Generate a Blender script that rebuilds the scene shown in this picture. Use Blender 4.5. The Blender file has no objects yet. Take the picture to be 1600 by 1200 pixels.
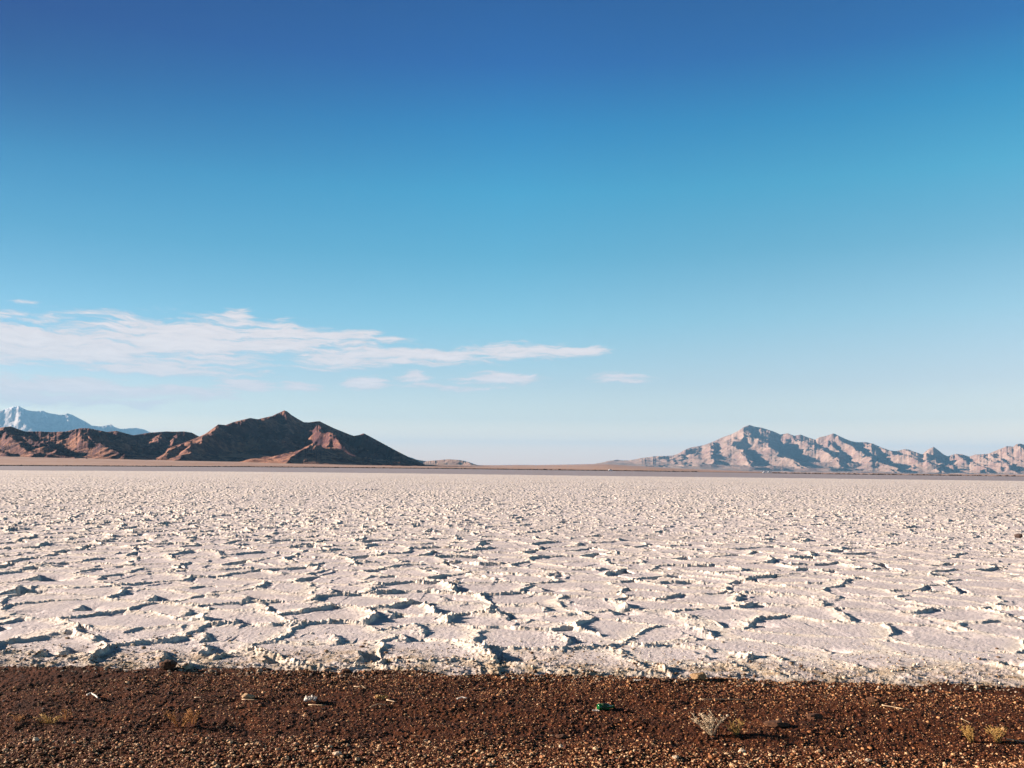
import bpy, math, random
import numpy as np
from mathutils import Vector, Matrix

# ------------------------------------------------------------------ basics
scene = bpy.context.scene
COL = scene.collection
R = math.radians
rng = np.random.default_rng(7)
random.seed(7)

Q = 1.0               # mesh step multiplier (1 = full detail)
F = 1420.0            # focal length in photo pixels (photo 1600 wide)
HCAM = 2.2
ROLL = math.atan(0.0105)
HOR = 735.4           # horizon height at the middle column
PITCH = math.atan((HOR - 600.0) / F)

# camera basis
fwd = Vector((0, math.cos(PITCH), math.sin(PITCH)))
up0 = Vector((0, -math.sin(PITCH), math.cos(PITCH)))
rt0 = Vector((1, 0, 0))
rt = rt0 * math.cos(ROLL) + up0 * math.sin(ROLL)
up = up0 * math.cos(ROLL) - rt0 * math.sin(ROLL)
CAM = Vector((0, 0, HCAM))


def ray(px, py):
    d = fwd * F + rt * (px - 800.0) + up * (600.0 - py)
    return d.normalized()


def ground(px, py, z=0.0):
    d = ray(px, py)
    t = (z - HCAM) / d.z
    return CAM + d * t


def far(px, py, r):
    d = ray(px, py)
    t = r / math.hypot(d.x, d.y)
    return CAM + d * t


def az_of(px, py=735.0):
    d = ray(px, py)
    return math.atan2(d.x, d.y)


def horizon(px):
    return HOR + (px - 800) * 0.0105


# ------------------------------------------------------------------ noise
M32 = np.uint64(0xFFFFFFFF)


def hsh(ix, iy, seed=0):
    n = (ix.astype(np.int64) * 374761393 + iy.astype(np.int64) * 668265263 + seed * 144269504) & 0xFFFFFFFF
    n = n.astype(np.uint64)
    n = ((n ^ (n >> np.uint64(13))) * np.uint64(1274126177)) & M32
    n = ((n ^ (n >> np.uint64(15))) * np.uint64(2246822519)) & M32
    n = n ^ (n >> np.uint64(16))
    return n.astype(np.float64) / 4294967296.0


def noise(x, y, seed=0):
    """2-D gradient noise, roughly -1..1"""
    ix = np.floor(x); iy = np.floor(y)
    fx = x - ix; fy = y - iy
    ux = fx * fx * fx * (fx * (fx * 6 - 15) + 10)
    uy = fy * fy * fy * (fy * (fy * 6 - 15) + 10)

    def g(dx, dy):
        a = hsh(ix + dx, iy + dy, seed) * 6.2831853
        return np.cos(a) * (fx - dx) + np.sin(a) * (fy - dy)
    a = g(0, 0) * (1 - ux) + g(1, 0) * ux
    b = g(0, 1) * (1 - ux) + g(1, 1) * ux
    return (a * (1 - uy) + b * uy) * 1.5


def fbm(x, y, octaves=4, seed=0, gain=0.5, lac=2.03):
    s = 0; a = 1.0
    for o in range(octaves):
        s = s + a * noise(x, y, seed + o * 17)
        x = x * lac + 3.7; y = y * lac - 1.3; a *= gain
    return s


def ridged(x, y, octaves=4, seed=0, gain=0.55, lac=2.1):
    s = 0; a = 1.0; t = 0
    for o in range(octaves):
        s = s + a * (1 - np.abs(noise(x, y, seed + o * 13)) * 1.6)
        t += a
        x = x * lac + 5.1; y = y * lac + 2.2; a *= gain
    return s / t


def sst(a, b, x):
    t = np.clip((x - a) / (b - a), 0, 1)
    return t * t * (3 - 2 * t)


# ------------------------------------------------------------------ object helpers
def tag(o, label=None, cat=None, group=None, kind=None):
    if label: o['label'] = label
    if cat: o['category'] = cat
    if group: o['group'] = group
    if kind: o['kind'] = kind
    return o


def mesh_obj(name, verts, faces, mat=None, parent=None, smooth=True, attrs=None):
    me = bpy.data.meshes.new(name)
    verts = np.asarray(verts, dtype=np.float32)
    me.vertices.add(len(verts))
    me.vertices.foreach_set('co', verts.ravel())
    if isinstance(faces, np.ndarray):
        k = faces.shape[1]
        me.loops.add(faces.size)
        me.loops.foreach_set('vertex_index', faces.astype(np.int32).ravel())
        me.polygons.add(len(faces))
        me.polygons.foreach_set('loop_start', np.arange(0, faces.size, k, dtype=np.int32))
        me.polygons.foreach_set('loop_total', np.full(len(faces), k, dtype=np.int32))
    else:
        tot = sum(len(f) for f in faces)
        me.loops.add(tot)
        me.loops.foreach_set('vertex_index', np.array([i for f in faces for i in f], dtype=np.int32))
        me.polygons.add(len(faces))
        ls = np.cumsum([0] + [len(f) for f in faces[:-1]]).astype(np.int32)
        me.polygons.foreach_set('loop_start', ls)
        me.polygons.foreach_set('loop_total', np.array([len(f) for f in faces], dtype=np.int32))
    me.polygons.foreach_set('use_smooth', np.full(len(me.polygons), bool(smooth)))
    if attrs:
        for k, v in attrs.items():
            at = me.attributes.new(k, 'FLOAT', 'POINT')
            at.data.foreach_set('value', np.asarray(v, dtype=np.float32).ravel())
    me.update(calc_edges=True)
    me.validate()
    if mat: me.materials.append(mat)
    o = bpy.data.objects.new(name, me)
    COL.objects.link(o)
    if parent: o.parent = parent
    return o


def grid_faces(nr, nc):
    i = np.arange(nr - 1)[:, None] * nc + np.arange(nc - 1)[None, :]
    i = i.ravel()
    return np.stack([i, i + 1, i + nc + 1, i + nc], axis=1)


# ------------------------------------------------------------------ materials
def new_mat(name, rough=0.9, spec=0.2):
    m = bpy.data.materials.new(name); m.use_nodes = True
    nt = m.node_tree
    b = nt.nodes['Principled BSDF']
    b.inputs['Roughness'].default_value = rough
    b.inputs['Specular IOR Level'].default_value = spec
    return m, nt, b


def nnode(nt, typ, **kw):
    n = nt.nodes.new(typ)
    for k, v in kw.items():
        if k in n.inputs.keys() if isinstance(k, str) else False:
            n.inputs[k].default_value = v
        else:
            setattr(n, k, v)
    return n


def noise_tex(nt, scale, detail=6, rough=0.6, vec=None, dist=0.0):
    n = nt.nodes.new('ShaderNodeTexNoise')
    n.inputs['Scale'].default_value = scale
    n.inputs['Detail'].default_value = detail
    n.inputs['Roughness'].default_value = rough
    n.inputs['Distortion'].default_value = dist
    if vec is not None: nt.links.new(vec, n.inputs['Vector'])
    return n.outputs['Fac']


def ramp(nt, fac, stops):
    r = nt.nodes.new('ShaderNodeValToRGB')
    e = r.color_ramp.elements
    while len(e) < len(stops): e.new(0.5)
    for i, (p, c) in enumerate(stops):
        e[i].position = p; e[i].color = (c[0], c[1], c[2], 1)
    nt.links.new(fac, r.inputs['Fac'])
    return r.outputs['Color']


def mix(nt, fac, a, b, blend='MIX'):
    n = nt.nodes.new('ShaderNodeMix'); n.data_type = 'RGBA'; n.blend_type = blend
    for sock, v in ((n.inputs[0], fac), (n.inputs[6], a), (n.inputs[7], b)):
        if isinstance(v, (int, float)): sock.default_value = v
        elif isinstance(v, tuple): sock.default_value = (v[0], v[1], v[2], 1)
        else: nt.links.new(v, sock)
    return n.outputs[2]


def math_(nt, op, a, b=None, c=None, clamp=False):
    n = nt.nodes.new('ShaderNodeMath'); n.operation = op; n.use_clamp = clamp
    for i, v in enumerate((a, b, c)):
        if v is None: continue
        if isinstance(v, (int, float)): n.inputs[i].default_value = v
        else: nt.links.new(v, n.inputs[i])
    return n.outputs[0]


def mrange(nt, v, a, b, c=0.0, d=1.0, smooth=True):
    n = nt.nodes.new('ShaderNodeMapRange')
    n.interpolation_type = 'SMOOTHSTEP' if smooth else 'LINEAR'
    n.inputs[1].default_value = a; n.inputs[2].default_value = b
    n.inputs[3].default_value = c; n.inputs[4].default_value = d
    nt.links.new(v, n.inputs[0])
    return n.outputs[0]


def attr(nt, name):
    n = nt.nodes.new('ShaderNodeAttribute'); n.attribute_name = name
    return n.outputs['Fac']


def objco(nt):
    return nt.nodes.new('ShaderNodeTexCoord').outputs['Object']


def bump(nt, b, h, dist, strength=1.0, prev=None):
    n = nt.nodes.new('ShaderNodeBump')
    n.inputs['Strength'].default_value = strength
    n.inputs['Distance'].default_value = dist
    nt.links.new(h, n.inputs['Height'])
    if prev is not None: nt.links.new(prev, n.inputs['Normal'])
    nt.links.new(n.outputs[0], b.inputs['Normal'])
    return n.outputs[0]


def simple_mat(name, c1, c2, scale=30, rough=0.85, bd=0.002, spec=0.2):
    m, nt, b = new_mat(name, rough, spec)
    co = objco(nt)
    f = noise_tex(nt, scale, 5, 0.6, co)
    nt.links.new(ramp(nt, f, [(0.35, c1), (0.65, c2)]), b.inputs['Base Color'])
    if bd: bump(nt, b, f, bd)
    return m


# ------------------------------------------------------------------ sun direction
SUN_EL = 13.5
SUN_AZ = -80.0   # degrees from the view direction, to the left
sd = Vector((math.sin(R(SUN_AZ)) * math.cos(R(SUN_EL)), math.cos(R(SUN_AZ)) * math.cos(R(SUN_EL)), math.sin(R(SUN_EL))))

sun = bpy.data.lights.new('sun', 'SUN')
sun.energy = 5.0
sun.angle = R(0.5)
sun.color = (1.0, 0.83, 0.70)
so = bpy.data.objects.new('sun', sun); COL.objects.link(so)
so.rotation_euler = (-sd).to_track_quat('-Z', 'Y').to_euler()

# ------------------------------------------------------------------ camera
cd = bpy.data.cameras.new('camera'); co_ = bpy.data.objects.new('camera', cd); COL.objects.link(co_)
cd.sensor_fit = 'HORIZONTAL'; cd.sensor_width = 36.0; cd.lens = 36.0 * F / 1600.0
cd.clip_start = 0.1; cd.clip_end = 200000.0
mw = Matrix((rt, up, -fwd)).transposed().to_4x4(); mw.translation = CAM
co_.matrix_world = mw
scene.camera = co_

# ------------------------------------------------------------------ world
EXPO = 2.2
world = bpy.data.worlds.new('World'); scene.world = world; world.use_nodes = True
wt = world.node_tree
bg = wt.nodes['Background']; bg.inputs['Strength'].default_value = 0.05
sky = wt.nodes.new('ShaderNodeTexSky'); sky.sky_type = 'NISHITA'; sky.sun_disc = False
sky.sun_elevation = R(SUN_EL); sky.sun_rotation = R(SUN_AZ)
sky.altitude = 1200; sky.air_density = 1.0; sky.dust_density = 0.6; sky.ozone_density = 2.5
tc = wt.nodes.new('ShaderNodeTexCoord').outputs['Generated']
sep = wt.nodes.new('ShaderNodeSeparateXYZ'); wt.links.new(tc, sep.inputs[0])
X, Y, Z = sep.outputs
# colour grade of the sky by elevation
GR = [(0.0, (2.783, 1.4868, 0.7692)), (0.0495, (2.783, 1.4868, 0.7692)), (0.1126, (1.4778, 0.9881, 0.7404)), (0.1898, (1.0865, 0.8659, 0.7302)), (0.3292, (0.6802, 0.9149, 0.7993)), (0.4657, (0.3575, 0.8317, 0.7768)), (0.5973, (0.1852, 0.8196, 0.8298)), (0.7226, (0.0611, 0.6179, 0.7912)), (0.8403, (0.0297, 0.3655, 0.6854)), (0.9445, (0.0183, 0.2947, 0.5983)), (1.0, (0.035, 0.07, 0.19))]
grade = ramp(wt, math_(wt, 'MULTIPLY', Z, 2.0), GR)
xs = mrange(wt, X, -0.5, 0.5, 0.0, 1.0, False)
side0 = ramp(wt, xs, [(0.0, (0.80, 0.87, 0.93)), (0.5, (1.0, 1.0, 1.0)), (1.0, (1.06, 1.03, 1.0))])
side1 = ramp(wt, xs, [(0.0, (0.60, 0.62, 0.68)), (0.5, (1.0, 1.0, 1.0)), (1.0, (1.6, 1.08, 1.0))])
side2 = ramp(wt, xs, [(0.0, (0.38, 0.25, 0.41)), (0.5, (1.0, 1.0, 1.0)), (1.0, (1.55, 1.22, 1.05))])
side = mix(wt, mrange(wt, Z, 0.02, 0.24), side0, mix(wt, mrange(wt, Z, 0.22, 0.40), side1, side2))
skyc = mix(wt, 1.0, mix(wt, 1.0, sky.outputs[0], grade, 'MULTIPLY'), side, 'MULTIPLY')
# clouds: a low bank of stratus seen edge on, in directions (azimuth, tan elevation)
az = math_(wt, 'ARCTAN2', X, Y)
te = math_(wt, 'DIVIDE', Z, math_(wt, 'SQRT', math_(wt, 'ADD', math_(wt, 'MULTIPLY', X, X), math_(wt, 'MULTIPLY', Y, Y))))
cb = wt.nodes.new('ShaderNodeCombineXYZ'); wt.links.new(az, cb.inputs[0]); wt.links.new(te, cb.inputs[1])
uv = cb.outputs[0]
CL = [(90, 538, 230, 44, 1.15), (290, 530, 190, 44, 1.15), (430, 532, 130, 36, 1.1), (555, 530, 80, 18, .95), (240, 576, 190, 14, 1.0),
      (520, 556, 120, 26, .85), (650, 556, 150, 18, .95), (810, 549, 120, 17, 1.0), (900, 548, 75, 9, .95), (568, 600, 44, 16, .95),
      (645, 588, 34, 12, 1.0), (780, 592, 90, 13, 1.0), (980, 592, 75, 9, .95), (70, 610, 250, 26, .95), (375, 602, 65, 14, .95),
      (466, 605, 44, 11, .9), (380, 490, 26, 10, .85), (60, 476, 60, 7, .62), (170, 488, 90, 7, .6),
      (240, 612, 190, 15, .9), (700, 604, 120, 6, .6)]


def vscale(v, s):
    n = wt.nodes.new('ShaderNodeVectorMath'); n.operation = 'MULTIPLY'
    wt.links.new(v, n.inputs[0]); n.inputs[1].default_value = s
    return n.outputs[0]


warp = noise_tex(wt, 1.0, 3, 0.5, vscale(uv, (14, 50, 1)))
wv = wt.nodes.new('ShaderNodeCombineXYZ')
wt.links.new(math_(wt, 'MULTIPLY', math_(wt, 'SUBTRACT', warp, 0.5), 0.05), wv.inputs[0])
wt.links.new(math_(wt, 'MULTIPLY', math_(wt, 'SUBTRACT', noise_tex(wt, 1.0, 3, 0.5, vscale(uv, (22, 30, 3))), 0.5), 0.016), wv.inputs[1])
av = wt.nodes.new('ShaderNodeVectorMath'); av.operation = 'ADD'
wt.links.new(uv, av.inputs[0]); wt.links.new(wv.outputs[0], av.inputs[1])
uw = av.outputs[0]
mask = None
for (px, py, rx, ry, w) in CL:
    d = ray(px, py); u0 = math.atan2(d.x, d.y); v0 = d.z / math.hypot(d.x, d.y)
    n = wt.nodes.new('ShaderNodeVectorMath'); n.operation = 'SUBTRACT'
    wt.links.new(uw, n.inputs[0]); n.inputs[1].default_value = (u0, v0, 0)
    s = vscale(n.outputs[0], (F / rx, F / ry, 0))
    l = wt.nodes.new('ShaderNodeVectorMath'); l.operation = 'LENGTH'; wt.links.new(s, l.inputs[0])
    e = mrange(wt, l.outputs['Value'], 0.1, 1.35, w, 0.0)
    mask = e if mask is None else math_(wt, 'MAXIMUM', mask, e)
str1 = noise_tex(wt, 1.0, 8, 0.62, vscale(uw, (10, 105, 1)), 0.3)
str2 = noise_tex(wt, 1.0, 7, 0.65, vscale(uw, (42, 300, 5)), 0.5)
nn = math_(wt, 'ADD', math_(wt, 'MULTIPLY', math_(wt, 'SUBTRACT', str1, 0.5), 2.6), math_(wt, 'MULTIPLY', math_(wt, 'SUBTRACT', str2, 0.5), 1.5))
dens = math_(wt, 'ADD', mask, nn)
calpha = math_(wt, 'MULTIPLY', mrange(wt, dens, 0.22, 0.92, 0, 0.95), mrange(wt, mask, 0.0, 0.35))
ccol = ramp(wt, math_(wt, 'ADD', math_(wt, 'MULTIPLY', str2, 0.6), math_(wt, 'MULTIPLY', dens, 0.3)),
            [(0.3, (3.5, 3.1, 3.05)), (0.75, (4.5, 3.95, 3.75))])
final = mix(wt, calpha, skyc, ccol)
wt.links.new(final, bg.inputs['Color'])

scene.view_settings.view_transform = 'Standard'
scene.view_settings.look = 'None'
scene.view_settings.exposure = EXPO
scene.view_settings.gamma = 1.0

# ------------------------------------------------------------------ boundary of verge and salt
edge_px = [(-700, 1026), (-300, 1032), (0, 1038), (200, 1041), (400, 1045), (600, 1047), (800, 1050), (1000, 1055), (1200, 1061), (1400, 1066), (1600, 1068), (1900, 1074), (2300, 1082)]
ep = [ground(a, b) for a, b in edge_px]
EX = np.array([p.x for p in ep]); EY = np.array([p.y for p in ep])


def edge_y(x):
    return np.interp(x, EX, EY)


sedge_px = [(-400, 733), (0, 735), (400, 737), (700, 740.5), (1100, 746), (1200, 748), (1600, 753), (2000, 758)]
sp = [ground(a, b) for a, b in sedge_px]
SA = np.array([math.atan2(p.x, p.y) for p in sp]); SR = np.array([math.hypot(p.x, p.y) for p in sp])


# ------------------------------------------------------------------ salt crust height field
def voronoi(x, y, cell, seed):
    gx = x / cell; gy = y / cell
    ix = np.floor(gx); iy = np.floor(gy)
    best = np.full(x.shape, 1e9); ax = np.zeros_like(x); ay = np.zeros_like(x); aid = np.zeros_like(x)
    pts = []
    for dx in (-1, 0, 1):
        for dy in (-1, 0, 1):
            cx = ix + dx; cy = iy + dy
            qx = cx + 0.5 + (hsh(cx, cy, seed) - 0.5) * 0.95
            qy = cy + 0.5 + (hsh(cx, cy, seed + 1) - 0.5) * 0.95
            d = (qx - gx) ** 2 + (qy - gy) ** 2
            m = d < best
            best = np.where(m, d, best); ax = np.where(m, qx, ax); ay = np.where(m, qy, ay)
            aid = np.where(m, hsh(cx, cy, seed + 2), aid)
    ed = np.full(x.shape, 1e9); bid = np.zeros_like(x); nx_ = np.zeros_like(x)
    for dx in (-2, -1, 0, 1, 2):
        for dy in (-2, -1, 0, 1, 2):
            if abs(dx) == 2 and abs(dy) == 2: continue
            cx = ix + dx; cy = iy + dy
            qx = cx + 0.5 + (hsh(cx, cy, seed) - 0.5) * 0.95
            qy = cy + 0.5 + (hsh(cx, cy, seed + 1) - 0.5) * 0.95
            vx = qx - ax; vy = qy - ay
            L = np.sqrt(vx * vx + vy * vy)
            ok = L > 1e-6
            Ls = np.where(ok, L, 1)
            d = np.where(ok, ((0.5 * (ax + qx) - gx) * vx + (0.5 * (ay + qy) - gy) * vy) / Ls, 1e9)
            m = d < ed
            nx_ = np.where(m, vx / Ls, nx_)
            ed = np.where(m, d, ed); bid = np.where(m, hsh(cx, cy, seed + 2), bid)
    return ed * cell, aid, bid, nx_


# pushed-up slabs and holes that the photograph shows near the verge: px, py of the foot, width (m), height (m)
SLABS = [(890, 1003, .42, .20), (775, 1030, .46, .17), (1108, 992, .50, .20), (1172, 980, .36, .13), (668, 990, .46, .14), (618, 966, .30, .12),
         (30, 928, .5, .20), (60, 908, .6, .14), (525, 930, .42, .17), (535, 1005, .35, .16), (640, 1003, .30, .10), (265, 1036, .42, .18),
         (330, 1022, .36, .14), (330, 1002, .40, .12), (160, 1005, .30, .10), (300, 962, .42, .09), (375, 978, .3, .11), (70, 1028, .3, .09),
         (105, 1024, .3, .09), (1000, 1040, .3, .14), (1112, 1018, .28, .10), (1165, 1047, .3, .10), (1224, 1033, .3, .11), (1347, 1045, .3, .11),
         (1430, 1060, .26, .09), (1235, 1062, .26, .09), (1105, 1030, .25, .09), (1345, 935, .34, .14), (1500, 998, .3, .09), (1475, 988, .26, .08),
         (1565, 1040, .26, .09), (420, 1038, .2, .13), (570, 1030, .3, .10), (1592, 985, .3, .12), (855, 955, .4, .10), (700, 940, .34, .10),
         (795, 968, .45, .09), (960, 962, .3, .08), (915, 925, .3, .10), (1035, 940, .25, .08), (850, 925, .4, .09), (130, 955, .35, .09),
         (1548, 955, .25, .10), (245, 940, .4, .11), (390, 940, .4, .09), (1085, 1000, .25, .1), (1445, 912, .4, .1), (1290, 1020, .25, .08)]
SLG = [(ground(a, b - 5), w, h) for a, b, w, h in SLABS]


def salt_height(x, y):
    wx = x + 0.34 * noise(x / 1.4, y / 1.4, 11) + 0.10 * noise(x / .4, y / .4, 12) + 0.022 * noise(x / .09, y / .09, 13)
    wy = y + 0.34 * noise(x / 1.4, y / 1.4, 21) + 0.10 * noise(x / .4, y / .4, 22) + 0.022 * noise(x / .09, y / .09, 23)
    de = y - edge_y(x)          # metres beyond the verge
    z = 0.03 * fbm(x / 9, y / 9, 2, 5)
    rid = np.zeros_like(x)
    for cell, amp, seed, off in ((1.30, 1.0, 31, 0), (0.66, 0.34, 41, 5.3)):
        # polygons slightly sheared, as the crust is
        ux = wx + 0.35 * wy + off; uy = wy - 0.1 * wx + off
        ed, a, b, en = voronoi(ux, uy, cell, seed)
        pair = (a * 7.31 + b * 7.31) % 1.0
        hi = np.where(np.abs(en) > .35, en > 0, a > b)
        gate = (0.74 + 0.50 * noise(wx / .8, wy / .8, seed + 5) + 0.3 * noise(wx / .3, wy / .3, seed + 6)) * (1 + 0.45 * noise(x / 11, y / 24, seed + 15))
        gate = np.clip(gate, 0.08, 1.35)
        H = amp * (0.023 + 0.040 * pair ** 2.0) * gate * (0.85 + 0.40 * sst(13, 40, y))
        broad = np.exp(-(ed / (0.085 * cell ** .5)) ** 1.1)
        sharp = np.exp(-(ed / 0.022) ** 1.5)
        prof = np.where(hi, broad, sharp - 0.45 * np.exp(-((ed - 0.09) / 0.07) ** 2))
        crumb = 1 + 0.25 * noise(x / .22, y / .22, seed + 7) + 0.40 * noise(x / .09, y / .09, seed + 8) + 0.4 * noise(x / .035, y / .035, seed + 9)
        z = z + H * prof * crumb
        if cell > 1:
            pk = np.clip(noise(wx / .6, wy / .6, seed + 60) - 0.02, 0, .6) * np.clip(-en * 1.3 - .1, 0, 1)
            z = z - 0.23 * pk * np.exp(-((ed - .12) / .12) ** 4) * sst(.1, .5, de)
            z = z - 0.014 * sst(0.02, .4, ed)
        rid = np.maximum(rid, amp * np.where(hi, np.exp(-(ed / .22) ** 1.2), np.exp(-(ed / .08))) * np.clip(gate + .25, 0, 1))
        # each plate sits a little higher or lower
        z = z + (a - 0.5) * 0.022 * amp * sst(0.0, 0.08, ed)
    # slabs
    for p, w, h in SLG:
        u = x - p.x; v = y - p.y
        m = (np.abs(u) < 1.6) & (np.abs(v) < 1.6)
        if not m.any(): continue
        uu = u[m] + 0.05 * noise(x[m] / .12, y[m] / .12, 71) + 0.35 * v[m] ** 2 / w + 0.25 * v[m]
        vv = v[m]
        ww = w * (.75 + .25 * noise(vv * 5, uu * 0 + w * 9, 74))
        prof = np.where(uu < 0, np.exp(-(np.abs(uu) / (ww * .5)) ** 1.0), np.exp(-(uu / .02) ** 2)) * np.exp(-(np.abs(vv) / w) ** 4)
        prof = prof * sst(.08, .35, de[m])
        z[m] = np.maximum(z[m], z[m] * .5 + h * 0.34 * prof * (1 + .4 * noise(x[m] / .09, y[m] / .09, 72) + .3 * noise(x[m] / .035, y[m] / .035, 73)))
        pit = np.where(uu > 0.0, np.exp(-(np.abs(uu) / (w * .85)) ** 2.2), np.exp(-(uu / .025) ** 2)) * np.exp(-(np.abs(vv) / (w * .62)) ** 4)
        z[m] -= 1.15 * h * pit * (1 + .25 * noise(x[m] / .2, y[m] / .2, 75)) * sst(.08, .35, de[m])
        rid[m] = np.maximum(rid[m], prof)
    # long low ruts pushed up across the pan
    for (pxa, pya, pxb, pyb) in ((-300, 764, 400, 762), (380, 764, 760, 766), (780, 766, 1050, 765), (1000, 767, 1400, 771), (1380, 770, 1700, 772), (1180, 764, 1500, 769), (1260, 806, 1640, 812), (0, 853, 200, 850)):
        A = ground(pxa, pya); B = ground(pxb, pyb)
        dx = B.x - A.x; dy = B.y - A.y; L = math.hypot(dx, dy)
        t = ((x - A.x) * dx + (y - A.y) * dy) / L
        dd = ((x - A.x) * dy - (y - A.y) * dx) / L + 0.8 * noise(t / 9, t * 0, 80)
        g = np.clip(noise(t / 5.0, t * 0 + pxa, 81) * 1.6 + 0.3 * noise(t / 1.1, t * 0, 82), 0, 1) * (t > 0) * (t < L)
        z = z + 0.16 * g * np.exp(-(dd / .35) ** 2) - .06 * g * np.exp(-((dd - .8) / .4) ** 2)
    # rough crumbly margin
    mg = 1 - sst(0.1, 1.5, de + 0.6 * noise(x / 1.7, y / 1.7, 91))
    z = z + mg * (0.009 * fbm(x / .12, y / .12, 4, 92, 0.6) + 0.014 * fbm(x / .7, y / .5, 2, 95))
    z = z + 0.0035 * fbm(x / .06, y / .06, 2, 97) + 0.004 * noise(x / .35, y / .35, 98)
    z = z - 0.10 * (1 - sst(-0.25, 0.25, de)) - 0.3 * (1 - sst(-0.6, -0.12, de))
    return z, rid, mg


def polar(a0, a1, na, radii):
    A = np.linspace(a0, a1, na)
    Rr = np.asarray(radii)
    rr = Rr[:, None] * np.ones(na)[None, :]
    aa = A[None, :] * np.ones(len(Rr))[:, None]
    return rr * np.sin(aa), rr * np.cos(aa), aa, rr


# ---- salt material
m_salt, nt, b = new_mat('salt_crust', 0.85, 0.25)
co = objco(nt)
n1 = noise_tex(nt, 9, 8, 0.65, co)
n2 = noise_tex(nt, 55, 6, 0.7, co)
n3 = noise_tex(nt, 0.7, 5, 0.6, co)
plate = ramp(nt, n2, [(0.30, (0.34, 0.27, 0.245)), (0.48, (0.49, 0.44, 0.432)), (0.70, (0.56, 0.51, 0.50))])
rdg = ramp(nt, n1, [(0.30, (0.44, 0.35, 0.26)), (0.48, (0.61, 0.54, 0.46)), (0.7, (0.70, 0.64, 0.565))])
c = mix(nt, mrange(nt, attr(nt, 'ridge'), 0.08, 0.75), plate, rdg)
c = mix(nt, mrange(nt, n3, 0.5, 0.72, 0.0, 0.35), c, (0.50, 0.42, 0.36))
c = mix(nt, mrange(nt, noise_tex(nt, 0.045, 5, 0.6, co), 0.50, 0.66, 0.0, 0.30), c, (0.36, 0.31, 0.27))
c = mix(nt, mrange(nt, noise_tex(nt, 26, 6, 0.75, co), 0.60, 0.70, 0.0, 0.55), c, (0.22, 0.17, 0.14))
st = math_(nt, 'MULTIPLY', attr(nt, 'margin'), mrange(nt, noise_tex(nt, 3.0, 7, 0.7, co), 0.40, 0.64, 0.2, 0.95))
c = mix(nt, st, c, (0.30, 0.22, 0.13))
nt.links.new(c, b.inputs['Base Color'])
bp = bump(nt, b, n2, 0.012, 0.9)
bump(nt, b, noise_tex(nt, 230, 4, 0.7, co), 0.003, 0.7, bp)

# near + middle sheet, log spaced rings out to the far edge of the salt
r_in = 8.6
radii = np.concatenate([np.exp(np.arange(math.log(r_in), math.log(30), 0.0024 * Q)), np.exp(np.arange(math.log(30), math.log(540), 0.0042 * Q))])
x, y, aa, rr = polar(R(-40), R(40), int(2400 / Q), radii)
z, rid, mg = salt_height(x, y)
# salt dies out at its far edge
lim = np.interp(aa, SA, SR) * (1 + 0.03 * noise(aa * 60, aa * 0, 3))
z = z - 0.35 * sst(-4, 10, rr - lim) * 1.0
V = np.stack([x, y, z], -1).reshape(-1, 3)
salt = mesh_obj('salt_flat', V, grid_faces(*x.shape), m_salt, attrs={'ridge': rid, 'margin': mg})
tag(salt, kind='structure')
del x, y, z, rid, mg, V, aa, rr

# ------------------------------------------------------------------ ground sheet to the horizon (mud flat, then alluvial plain)
line_px = np.array([-900, -400, 0, 400, 700, 1090, 1300, 1600, 2000, 2500])
line_py = np.array([726, 727, 728, 730, 732.6, 737.6, 741, 744.6, 749, 754])
LA = np.array([az_of(p) for p in line_px]); LZ = np.array([far(p, q, 1000).z for p, q in zip(line_px, line_py)])
slp_px = np.array([-900, 0, 300, 500, 640, 745, 850, 950, 1050, 1200, 1600, 2500]); slp = np.array([.020, .020, .014, .010, .0068, .0058, .0070, .0092, .0050, .0012, .0010, .0010])
PA = np.array([az_of(p) for p in slp_px])


def plain_z(aa, rr, dist_noise=True):
    zl = np.interp(aa, LA, LZ, left=LZ[0], right=LZ[-1])
    s = np.interp(aa, PA, slp)
    z = np.where(rr < 1000, -0.12 + (zl + 0.12) * sst(550, 1000, rr), zl + np.clip(rr - 1000, 0, 10500) * s)
    x = rr * np.sin(aa); y = rr * np.cos(aa)
    z = z + sst(1500, 6500, rr) * (5.0 * fbm(x / 900, y / 900, 4, 301) + 1.5 * noise(x / 150, y / 150, 307))
    z = z + np.where(rr < 500, -0.1, 0)
    return z


m_plain, nt, b = new_mat('desert_ground', 0.95, 0.1)
geo = nt.nodes.new('ShaderNodeNewGeometry').outputs['Position']
vl = nt.nodes.new('ShaderNodeVectorMath'); vl.operation = 'LENGTH'; nt.links.new(geo, vl.inputs[0])
dist = vl.outputs['Value']
nA = noise_tex(nt, 0.004, 8, 0.6, geo)
nB = noise_tex(nt, 0.05, 6, 0.65, geo)
mud = mix(nt, nB, (0.215, 0.195, 0.21), (0.26, 0.235, 0.25))
fan = ramp(nt, math_(nt, 'ADD', math_(nt, 'MULTIPLY', nA, 0.65), math_(nt, 'MULTIPLY', nB, 0.35)), [(0.36, (0.22, 0.135, 0.10)), (0.5, (0.33, 0.215, 0.165)), (0.66, (0.42, 0.29, 0.23))])
nt.links.new(mix(nt, mrange(nt, dist, 960, 1030), mud, fan), b.inputs['Base Color'])
bump(nt, b, nA, 6.0, 0.5)
radii = np.concatenate([[0.5], np.exp(np.linspace(math.log(6), math.log(48000), 420))])
x, y, aa, rr = polar(-math.pi, math.pi, 900, radii)
z = plain_z(aa, rr)
z = np.where(rr < 560, -0.45, z)
o = mesh_obj('ground', np.stack([x, y, z], -1).reshape(-1, 3), grid_faces(*x.shape), m_plain)
tag(o, kind='structure')

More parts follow.
